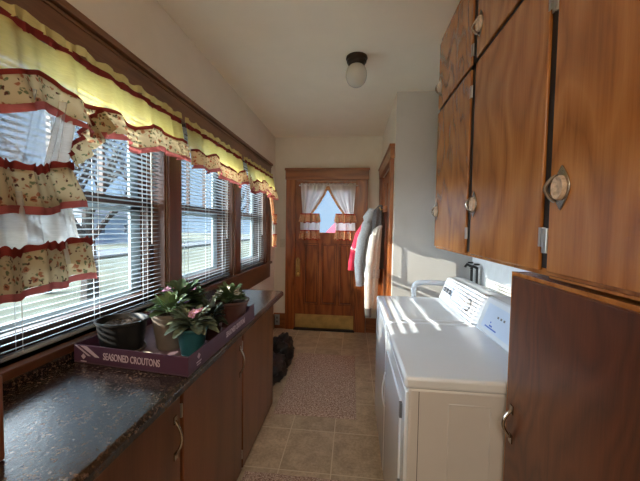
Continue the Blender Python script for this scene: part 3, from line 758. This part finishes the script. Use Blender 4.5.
# ------------------------------------------------------------------ washer and dryer
def machine(name, label, y0, y1, kind):
    t = thing(name, label, 'washing machine' if kind == 'w' else 'tumble dryer', (.53, (y0+y1)/2, 0))
    XM0, XM1, ZT = .193, .86, .913
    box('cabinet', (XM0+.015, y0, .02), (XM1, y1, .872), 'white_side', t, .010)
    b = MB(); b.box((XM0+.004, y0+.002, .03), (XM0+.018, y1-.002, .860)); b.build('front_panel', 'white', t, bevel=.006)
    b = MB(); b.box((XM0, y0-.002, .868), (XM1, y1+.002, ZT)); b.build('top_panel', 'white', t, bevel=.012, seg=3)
    b = MB(); b.box((XM0+.03, y0+.03, 0), (XM1-.03, y1-.03, .025)); b.build('plinth', 'dark', t)
    # raised console with a sloping face
    zt = 1.075 if kind == 'w' else 1.085; xf = .655 if kind == 'w' else .668
    b = MB(); b.prism([(xf, y0+.01, ZT-.001), (xf+.058, y0+.01, zt-.012), (xf+.070, y0+.01, zt), (XM1-.02, y0+.01, zt), (XM1, y0+.01, zt-.04), (XM1, y0+.01, ZT-.001)], (0, y1-y0-.02, 0))
    cs = b.build('console', 'white', t, bevel=.010, seg=3)
    sl = Vector((.058, 0, zt-.012-ZT)); sl.normalize(); nrm = Vector((-sl.z, 0, sl.x))
    def onface(y, s, off=.0015):  # s 0..1 up the slope
        p = Vector((xf, y, ZT)) + sl*(s*(zt-.012-ZT)/sl.z) + nrm*off; return p
    def plate(name, ya, yb, s0, s1, mat, th=.001):
        b = MB(); b.prism([onface(ya, s0), onface(yb, s0), onface(yb, s1), onface(ya, s1)], nrm*th); return b.build(name, mat, cs)
    def dial(name, y, s, r, mat='white', th=.02):
        b = MB(); mt = Matrix.Translation(onface(y, s)) @ nrm.to_track_quat('Z', 'Y').to_matrix().to_4x4()
        b.lathe([(0,0),(r,0),(r*.92,th),(0,th)], (0,0,0), 24, mt=mt); return b.build(name, mat, cs, True)
    if kind == 'w':
        plate('label_panel', y1-.24, y1-.05, .30, .80, 'console')
        for k in range(3): dial('knob', y1-.09-.055*k, .55, .018, 'grey_print', .014)
        for k in range(9): plate('printed_line', y0+.10, y1-.30, .10+.09*k, .13+.09*k, 'console')
        plate('label_panel', y0+.05, y0+.21, .18, .85, 'white_side')
        dial('cycle_dial', y0+.13, .52, .042, 'grey_print', .003); dial('cycle_knob', y0+.13, .52, .030, 'white', .026)
        # lid and the opening rim at the left edge
        b = MB(); b.box((.285, y0+.035, ZT-.001), (.635, y1-.035, ZT+.007)); b.build('lid', 'white', t, bevel=.004)
        b = MB(); b.box((.228, y0+.04, ZT-.001), (.244, y1-.04, ZT+.003)); b.build('lid_edge', 'console', t, bevel=.002)
    else:
        plate('control_panel', y0+.04, y1-.06, .16, .90, 'console')
        for k, (a_, b_) in enumerate(((.40,.55),(.36,.52))): plate('printed_text', y1-.09-a_*.5+.12, y1-.16+.02, .28+.10*k, .33+.10*k, 'blue_print', .0016)
        plate('printed_text', y1-.22, y1-.10, .22, .26, 'blue_print', .0016)
        for k in range(3): plate('printed_mark', y1-.20-.03*k, y1-.185-.03*k, .60, .66, 'grey_print', .0016)
        dial('timer_knob', y0+.17, .55, .032)
        # door on the front with pull and hinges; embossed rectangle on the side
        dr = MB().box((XM0-.004, y0+.075, .20), (XM0+.006, y1-.10, .79)).build('door', 'white', t, bevel=.006)
        b = MB(); b.tube(arc((XM0-.004, y1-.075, .47), (XM0-.004, y1-.075, .66), (-.014,0,0)), .005, 8); b.build('door_pull', 'white', t, True)
        for z in (.755, .45): box('door_hinge', (XM0-.006, y0+.055, z-.028), (XM0+.005, y0+.072, z+.028), 'grey_print', t)
        e = MB(); yy = y0-.0025; t_ = .005
        xa, xb_, za, zb_ = .345, .49, .14, .825
        for a_, c_ in (((xa,za),(xa+t_,zb_)), ((xb_-t_,za),(xb_,zb_)), ((xa,zb_-t_),(xb_,zb_)), ((xa,za),(xb_,za+t_))):
            e.box((a_[0], yy, a_[1]), (c_[0], y0+.001, c_[1]))
        e.build('embossed_rectangle', 'white_side', t, bevel=.0015)
        e = MB(); e.box((.243, y0-.0008, .03), (.2455, y0+.001, .862)); e.build('side_seam', 'grey_print', t)
    return t
machine('clothes_dryer', 'white clothes dryer with blue-printed console beside the tall cabinet', 1.105, 1.745, 'd')
machine('washing_machine', 'white top-loading washing machine standing between the dryer and the grey wall', 1.762, 2.43, 'w')
# drain hose and taps
b = MB(); pts = [(.50, 2.56, .02), (.50, 2.56, .94)] + [(.50+.045*(1-cos(a)), 2.56, .955+.045*sin(a)) for a in [PI/2*k/5 for k in range(6)]] + [(.62, 2.56, 1.005), (.72, 2.55, 1.003), (.85, 2.55, .98), (.90, 2.55, .85)]
tag(b.tube(pts, .021, 12).build('drain_hose', 'white', None, True), 'bent white hose standing behind the washing machine', 'hose')
t = thing('water_taps', 'washing machine taps and supply pipes on the white wall under the cabinet', 'taps', (1.06, 2.75, .5))
for k, (y, m_) in enumerate(((2.83, 'pipe_dark'), (2.77, 'pipe_silver'), (2.71, 'pipe_dark'), (2.66, 'pipe_silver'))):
    MB().tube([(1.045, y, .005), (1.045, y, 1.12+.01*(k%2))], .013, 10).build('pipe', m_, t, True)
for y in (2.83, 2.69):
    MB().tube([(1.045, y, 1.11), (1.00, y, 1.13), (.985, y, 1.105)], .012, 8).build('valve', 'pipe_dark', t, True)
    MB().lathe([(0,0),(.022,0),(.024,.006),(.02,.013),(0,.013)], (1.03, y, 1.14), 12).build('valve_handle', 'pipe_dark', t, True)

# ------------------------------------------------------------------ ceiling lamp
t = thing('ceiling_light', 'small ceiling light with bronze cap and frosted glass globe', 'ceiling light', (.003, 2.30, ZC))
MB().lathe([(0,0),(.076,0),(.078,-.010),(.070,-.022),(.070,-.034),(.062,-.040),(.060,-.052),(.050,-.060),(0,-.060)], (.003,2.30,ZC), 32).build('fixture_cap', 'bronze', t, True, angle=30)
MB().lathe([(.040,-.055)]+[(.076*sin(a)**.9 if a < PI else 0, -.125+.083*cos(a)) for a in [PI*(.2+.8*k/14) for k in range(15)]], (.003,2.30,ZC), 32).build('glass_globe', 'globe', t, True)

# ------------------------------------------------------------------ rugs and bag
def rug(label, x0, x1, y0, y1, rot, nx, ny):
    cxr, cyr = (x0+x1)/2, (y0+y1)/2; hx, hy = (x1-x0)/2, (y1-y0)/2
    def top(u, v):
        x = (2*u-1); y = (2*v-1); f_ = 1-max(abs(x)**30, abs(y)**30)
        xx, yy = x*hx, y*hy
        yy += .006*noise.noise((xx*9, 0, 0)); xx += .006*noise.noise((0, yy*9, 3))
        z = .012*f_+.0015 + .005*noise.noise((xx*70, yy*70, 1))*f_
        return (cxr+xx*cos(rot)-yy*sin(rot), cyr+xx*sin(rot)+yy*cos(rot), max(z, .001))
    b = MB(); b.sheet(nx, ny, top)
    o = b.build('rug', 'rug', None, True, angle=180)
    tag(o, label, 'rug', 'brown speckled rugs on the floor')
rug('brown speckled shag rug lying in front of the back door', -.585, .05, 2.275, 3.43, .005, 90, 160)
rug('brown speckled shag rug at the bottom edge, nearest the camera', -.60, .06, .75, 1.705, 0, 80, 100)
random.seed(4)
def bag():
    me = MB()
    def blob(c, r, sd):
        n = 26
        def fn(u, v):
            th = 2*PI*v; ph = PI*u
            d = Vector((sin(ph)*cos(th), sin(ph)*sin(th), cos(ph)))
            k_ = 1 + .28*noise.noise(d*2.2+Vector((sd,0,0))) + .16*noise.noise(d*6+Vector((0,sd,0))) + .07*noise.noise(d*15)
            p = Vector(c)+Vector((d.x*r[0], d.y*r[1], d.z*r[2]))*k_
            p.z = max(p.z, .004); return p
        me.sheet(n, 40, fn)
    blob((-.725, 3.12, .13), (.13, .24, .17), 1); blob((-.74, 2.78, .10), (.13, .26, .13), 5)
    return me
tag(bag().build('black_bag', 'blackbag', None, True, angle=180), 'crumpled glossy black bag on the floor past the counter end', 'bag')

# ------------------------------------------------------------------ coats on the side wall
hk = thing('coat_hooks', 'row of coat hooks on a wooden rail beside the side door', 'coat rack', (.33, 3.6, 1.62))
box('rail', (.305, 3.16, 1.60), (.334, 4.05, 1.66), 'doorwood_y', hk, .003)
for y in (3.25, 3.5, 3.72, 3.95): MB().tube([(.31, y, 1.63), (.28, y, 1.62), (.27, y, 1.65)], .005, 6).build('hook', 'brass', hk, True)
def garment(name, label, cat, c, prof, mat, folds=7, seed=0, parts=()):
    """prof: list of (z, xc, rx, ry): flattened hanging cloth bundle, folded along its height"""
    t = thing(name, label, cat, (c[0], c[1], prof[-1][0]), 'clothes hanging by the side door')
    def at(f_):
        k = f_*(len(prof)-1); i = min(int(k), len(prof)-2); g = k-i; g = g*g*(3-2*g)
        return [prof[i][j]*(1-g)+prof[i+1][j]*g for j in range(4)]
    def fn(u, v):
        z, xc, rx, ry = at(u); th = 2*PI*v
        fl = 1+.14*sin(folds*th+seed+u*2)*min(1, u*3)+.10*noise.noise((cos(th)*2, sin(th)*2, z*4+seed))
        return (xc+rx*cos(th)*fl, c[1]+ry*sin(th)*fl, z + .02*noise.noise((th, seed, 0))*u)
    b = MB(); b.sheet(30, 48, fn)
    n = len(b.v)
    b.add([Vector(fn(0, 0))*0 + Vector((prof[0][1], c[1], prof[0][0]+.005))], []) 
    b.f += [[n, 0*49+j, j+1] for j in range(48)]; b.m += [0]*48
    body = b.build('body', mat, t, True, angle=180)
    for nm, pts, rs, m_ in parts:
        MB().tube(pts, rs, 14).build(nm, m_, t, True, angle=70)
    return t
garment('jacket', 'hot pink jacket with white striped sleeve hanging farthest back', 'jacket', (.17, 3.95, 0),
    [(1.62,.27,.02,.03), (1.56,.25,.08,.09), (1.35,.20,.12,.10), (1.0,.19,.13,.10), (.80,.20,.13,.10)], 'hot_pink', 6, 2,
    [('sleeve', [(.18,3.86,1.50),(.085,3.83,1.35),(.020,3.82,1.15),(-.010,3.82,.98)], [.055,.055,.048,.042], 'hot_pink'),
     ('cuff', [(-.010,3.82,.985),(-.018,3.82,.91)], [.040,.036], 'hot_pink')] +
    [('white_stripe', [(.165-.125*k/5-.004,3.86-.03*k/5,1.48-.30*k/5),(.165-.125*k/5-.014,3.858-.03*k/5,1.455-.30*k/5)], [.058,.057], 'white_fleece') for k in range(1,6)])
garment('hoodie', 'grey hooded sweatshirt hanging in front of the pink jacket', 'hoodie', (.19, 3.62, 0),
    [(1.63,.27,.02,.03), (1.58,.23,.07,.08), (1.48,.20,.09,.09), (1.30,.18,.10,.10), (1.0,.145,.10,.09), (.78,.14,.09,.09)], 'grey_knit', 7, 5,
    [('hood', [(.26,3.55,1.61),(.21,3.52,1.60),(.165,3.52,1.54),(.17,3.53,1.47)], [.04,.065,.06,.035], 'grey_knit'),
     ('sleeve', [(.17,3.52,1.48),(.10,3.50,1.30),(.07,3.50,1.05),(.085,3.50,.78)], [.055,.055,.05,.042], 'grey_knit')])
garment('jacket', 'dark jacket hanging highest beside the side door casing', 'jacket', (.27, 3.38, 0),
    [(1.68,.29,.02,.03), (1.62,.27,.05,.07), (1.45,.27,.06,.08), (1.2,.275,.055,.08), (1.0,.28,.05,.07)], 'dark_knit', 6, 1)
garment('coat', 'long white and grey fleece coat hanging nearest the washing machine', 'coat', (.21, 3.20, 0),
    [(1.46,.28,.02,.03), (1.42,.25,.04,.06), (1.30,.225,.055,.07), (1.0,.205,.062,.075), (.70,.195,.060,.075), (.60,.19,.055,.07)], 'white_fleece', 8, 9,
    [('grey_stripe', [(.205,3.195,1.02),(.20,3.195,.93)], [.078,.078], 'grey_knit'),
     ('sleeve', [(.205,3.14,1.36),(.175,3.12,1.15),(.16,3.12,.85),(.165,3.12,.62)], [.035,.038,.036,.032], 'white_fleece'),
     ('cuff', [(.165,3.12,.63),(.168,3.12,.54)], [.036,.032], 'dark_knit')])

# ------------------------------------------------------------------ outside
ZG = -.75
g = MB(); g.sheet(40, 40, lambda u, v: (-90+88.6*u, -30+110*v, ZG+.25*noise.noise((u*6, v*6, 0))*(1-u)))
g.box((-1.3, YB+.3, ZG-.2), (30, 60, ZG))
o = g.build('lawn', 'lawn', None, base=(0,0,0)); o['kind'] = 'structure'
b = MB(); b.box((-19, -30, ZG+.1), (-15.5, 80, ZG+.16)); o = b.build('road', 'road', None, base=(0,0,0)); o['kind'] = 'structure'
def tree(x, y, h, seed, label, r=.16):
    random.seed(seed); b = MB()
    def branch(p, d, ln, r, lev):
        pts = [p]; n = 5; q_ = Vector(p); dd = Vector(d)
        for k in range(n):
            dd = (dd + Vector((random.uniform(-.16,.16), random.uniform(-.16,.16), random.uniform(-.03,.10)))).normalized()
            q_ = q_+dd*ln/n; pts.append(q_.copy())
        b.tube(pts, [r*(1-.55*k/n) for k in range(n+1)], 7 if lev < 2 else 4)
        if lev >= 4: return
        for k in range(3 if lev else 5):
            i = random.choice([2,3,4,5]) if lev else random.choice([2,3,4,5])
            a = random.uniform(0, 6.28); nd = (dd + Vector((cos(a), sin(a), random.uniform(.0,.6)))*random.uniform(.6,1.1)).normalized()
            branch(pts[i], nd, ln*random.uniform(.5,.72), r*(1-.55*i/n)*.62, lev+1)
    branch(Vector((x,y,ZG)), (0,0,1), h*.5, r, 0)
    tag(b.build('tree', 'bark', None, True, base=(x,y,ZG)), label, 'tree', 'bare trees outside the windows')
tree(-5.6, 6.1, 6.0, 3, 'bare tree close outside the nearest window', .20)
tree(-9.5, 8.6, 8.0, 5, 'bare tree standing in front of the white house', .18)
tree(-12, 5.6, 8.0, 9, 'bare tree farther off behind the nearest window', .16)
tree(-8.5, 12.5, 8.0, 12, 'bare tree outside the middle window', .2)
tree(-8, 20, 9.0, 15, 'bare tree outside the far window', .2)
def house(x, y, w_, d_, h, label, mat='house', roof='houseroof'):
    t = thing('house', label, 'house', (x, y, ZG), 'houses across the lawn')
    box('walls', (x-d_/2, y-w_/2, ZG), (x+d_/2, y+w_/2, ZG+h), mat, t)
    MB().prism([(x-d_/2-.3, y-w_/2-.3, ZG+h), (x+d_/2+.3, y-w_/2-.3, ZG+h), (x, y-w_/2-.3, ZG+h+d_*.32)], (0, w_+.6, 0)).build('roof', roof, t)
    for k in range(3):
        yy = y-w_*.35+w_*.35*k; box('window', (x+d_/2, yy-.5, ZG+1.1), (x+d_/2+.05, yy+.5, ZG+2.2), 'houseroof', t)
house(-30, 14, 10, 7, 2.9, 'pale house with grey roof across the lawn behind the nearest window')
house(-30, 34, 11, 7, 3.0, 'pale house farther along seen through the middle window')
house(-32, 2, 8, 7, 2.8, 'pale house at the left seen past the tied curtain')
t = thing('shed', 'pink-red gabled shed seen through the back door glass', 'shed', (.8, 12, ZG))
MB().prism([(-1.0, 11, ZG), (2.6, 11, ZG), (2.6, 11, 1.9), (.6, 11, 2.9), (-1.0, 11, 1.2)], (0,4,0)).build('walls', 'redroof', t)

# ------------------------------------------------------------------ light
wd = bpy.data.worlds.new('sky'); bpy.context.scene.world = wd; wd.use_nodes = True; nt = wd.node_tree
bg = nt.nodes['Background']; tc = nt.nodes.new('ShaderNodeTexCoord'); sp = nt.nodes.new('ShaderNodeSeparateXYZ')
nt.links.new(tc.outputs['Generated'], sp.inputs[0])
r = nt.nodes.new('ShaderNodeValToRGB'); nt.links.new(sp.outputs['Z'], r.inputs[0])
r.color_ramp.elements[0].position = 0; r.color_ramp.elements[0].color = (.52,.74,1,1)
r.color_ramp.elements[1].position = .6; r.color_ramp.elements[1].color = (.22,.43,.88,1)
nt.links.new(r.outputs[0], bg.inputs[0]); bg.inputs[1].default_value = .27
def sun(name, d, e, col, ang):
    l = bpy.data.lights.new(name, 'SUN'); l.energy = e; l.color = col; l.angle = math.radians(ang)
    o = bpy.data.objects.new(name, l); C.objects.link(o); o.rotation_euler = Vector(d).to_track_quat('-Z', 'Y').to_euler(); return o
sun('sun', (1, .43, -.37), 4.2, (1, .86, .70), .12)
sun('window_fill_sun', (1, .12, -.36), 11.0, (.86, .93, 1), 90)  # added wide soft sun that brightens the room through the windows
l = bpy.data.lights.new('near_fill', 'POINT'); l.energy = 9; l.color = (1, .86, .70); l.shadow_soft_size = .2  # added warm fill behind the camera; no lamp is seen there
o = bpy.data.objects.new('near_fill', l); C.objects.link(o); o.location = (-.1, -1.1, 2.25)
vs = bpy.context.scene.view_settings
vs.view_transform = 'Standard'; vs.look = 'None'; vs.gamma = 1; vs.use_curve_mapping = False; vs.exposure = 1.95
bpy.context.scene.cycles.max_bounces = 14
bpy.context.scene.cycles.diffuse_bounces = 6
bpy.context.scene.cycles.transparent_max_bounces = 24
for o in bpy.data.objects:
    if 'org' in o: del o['org']
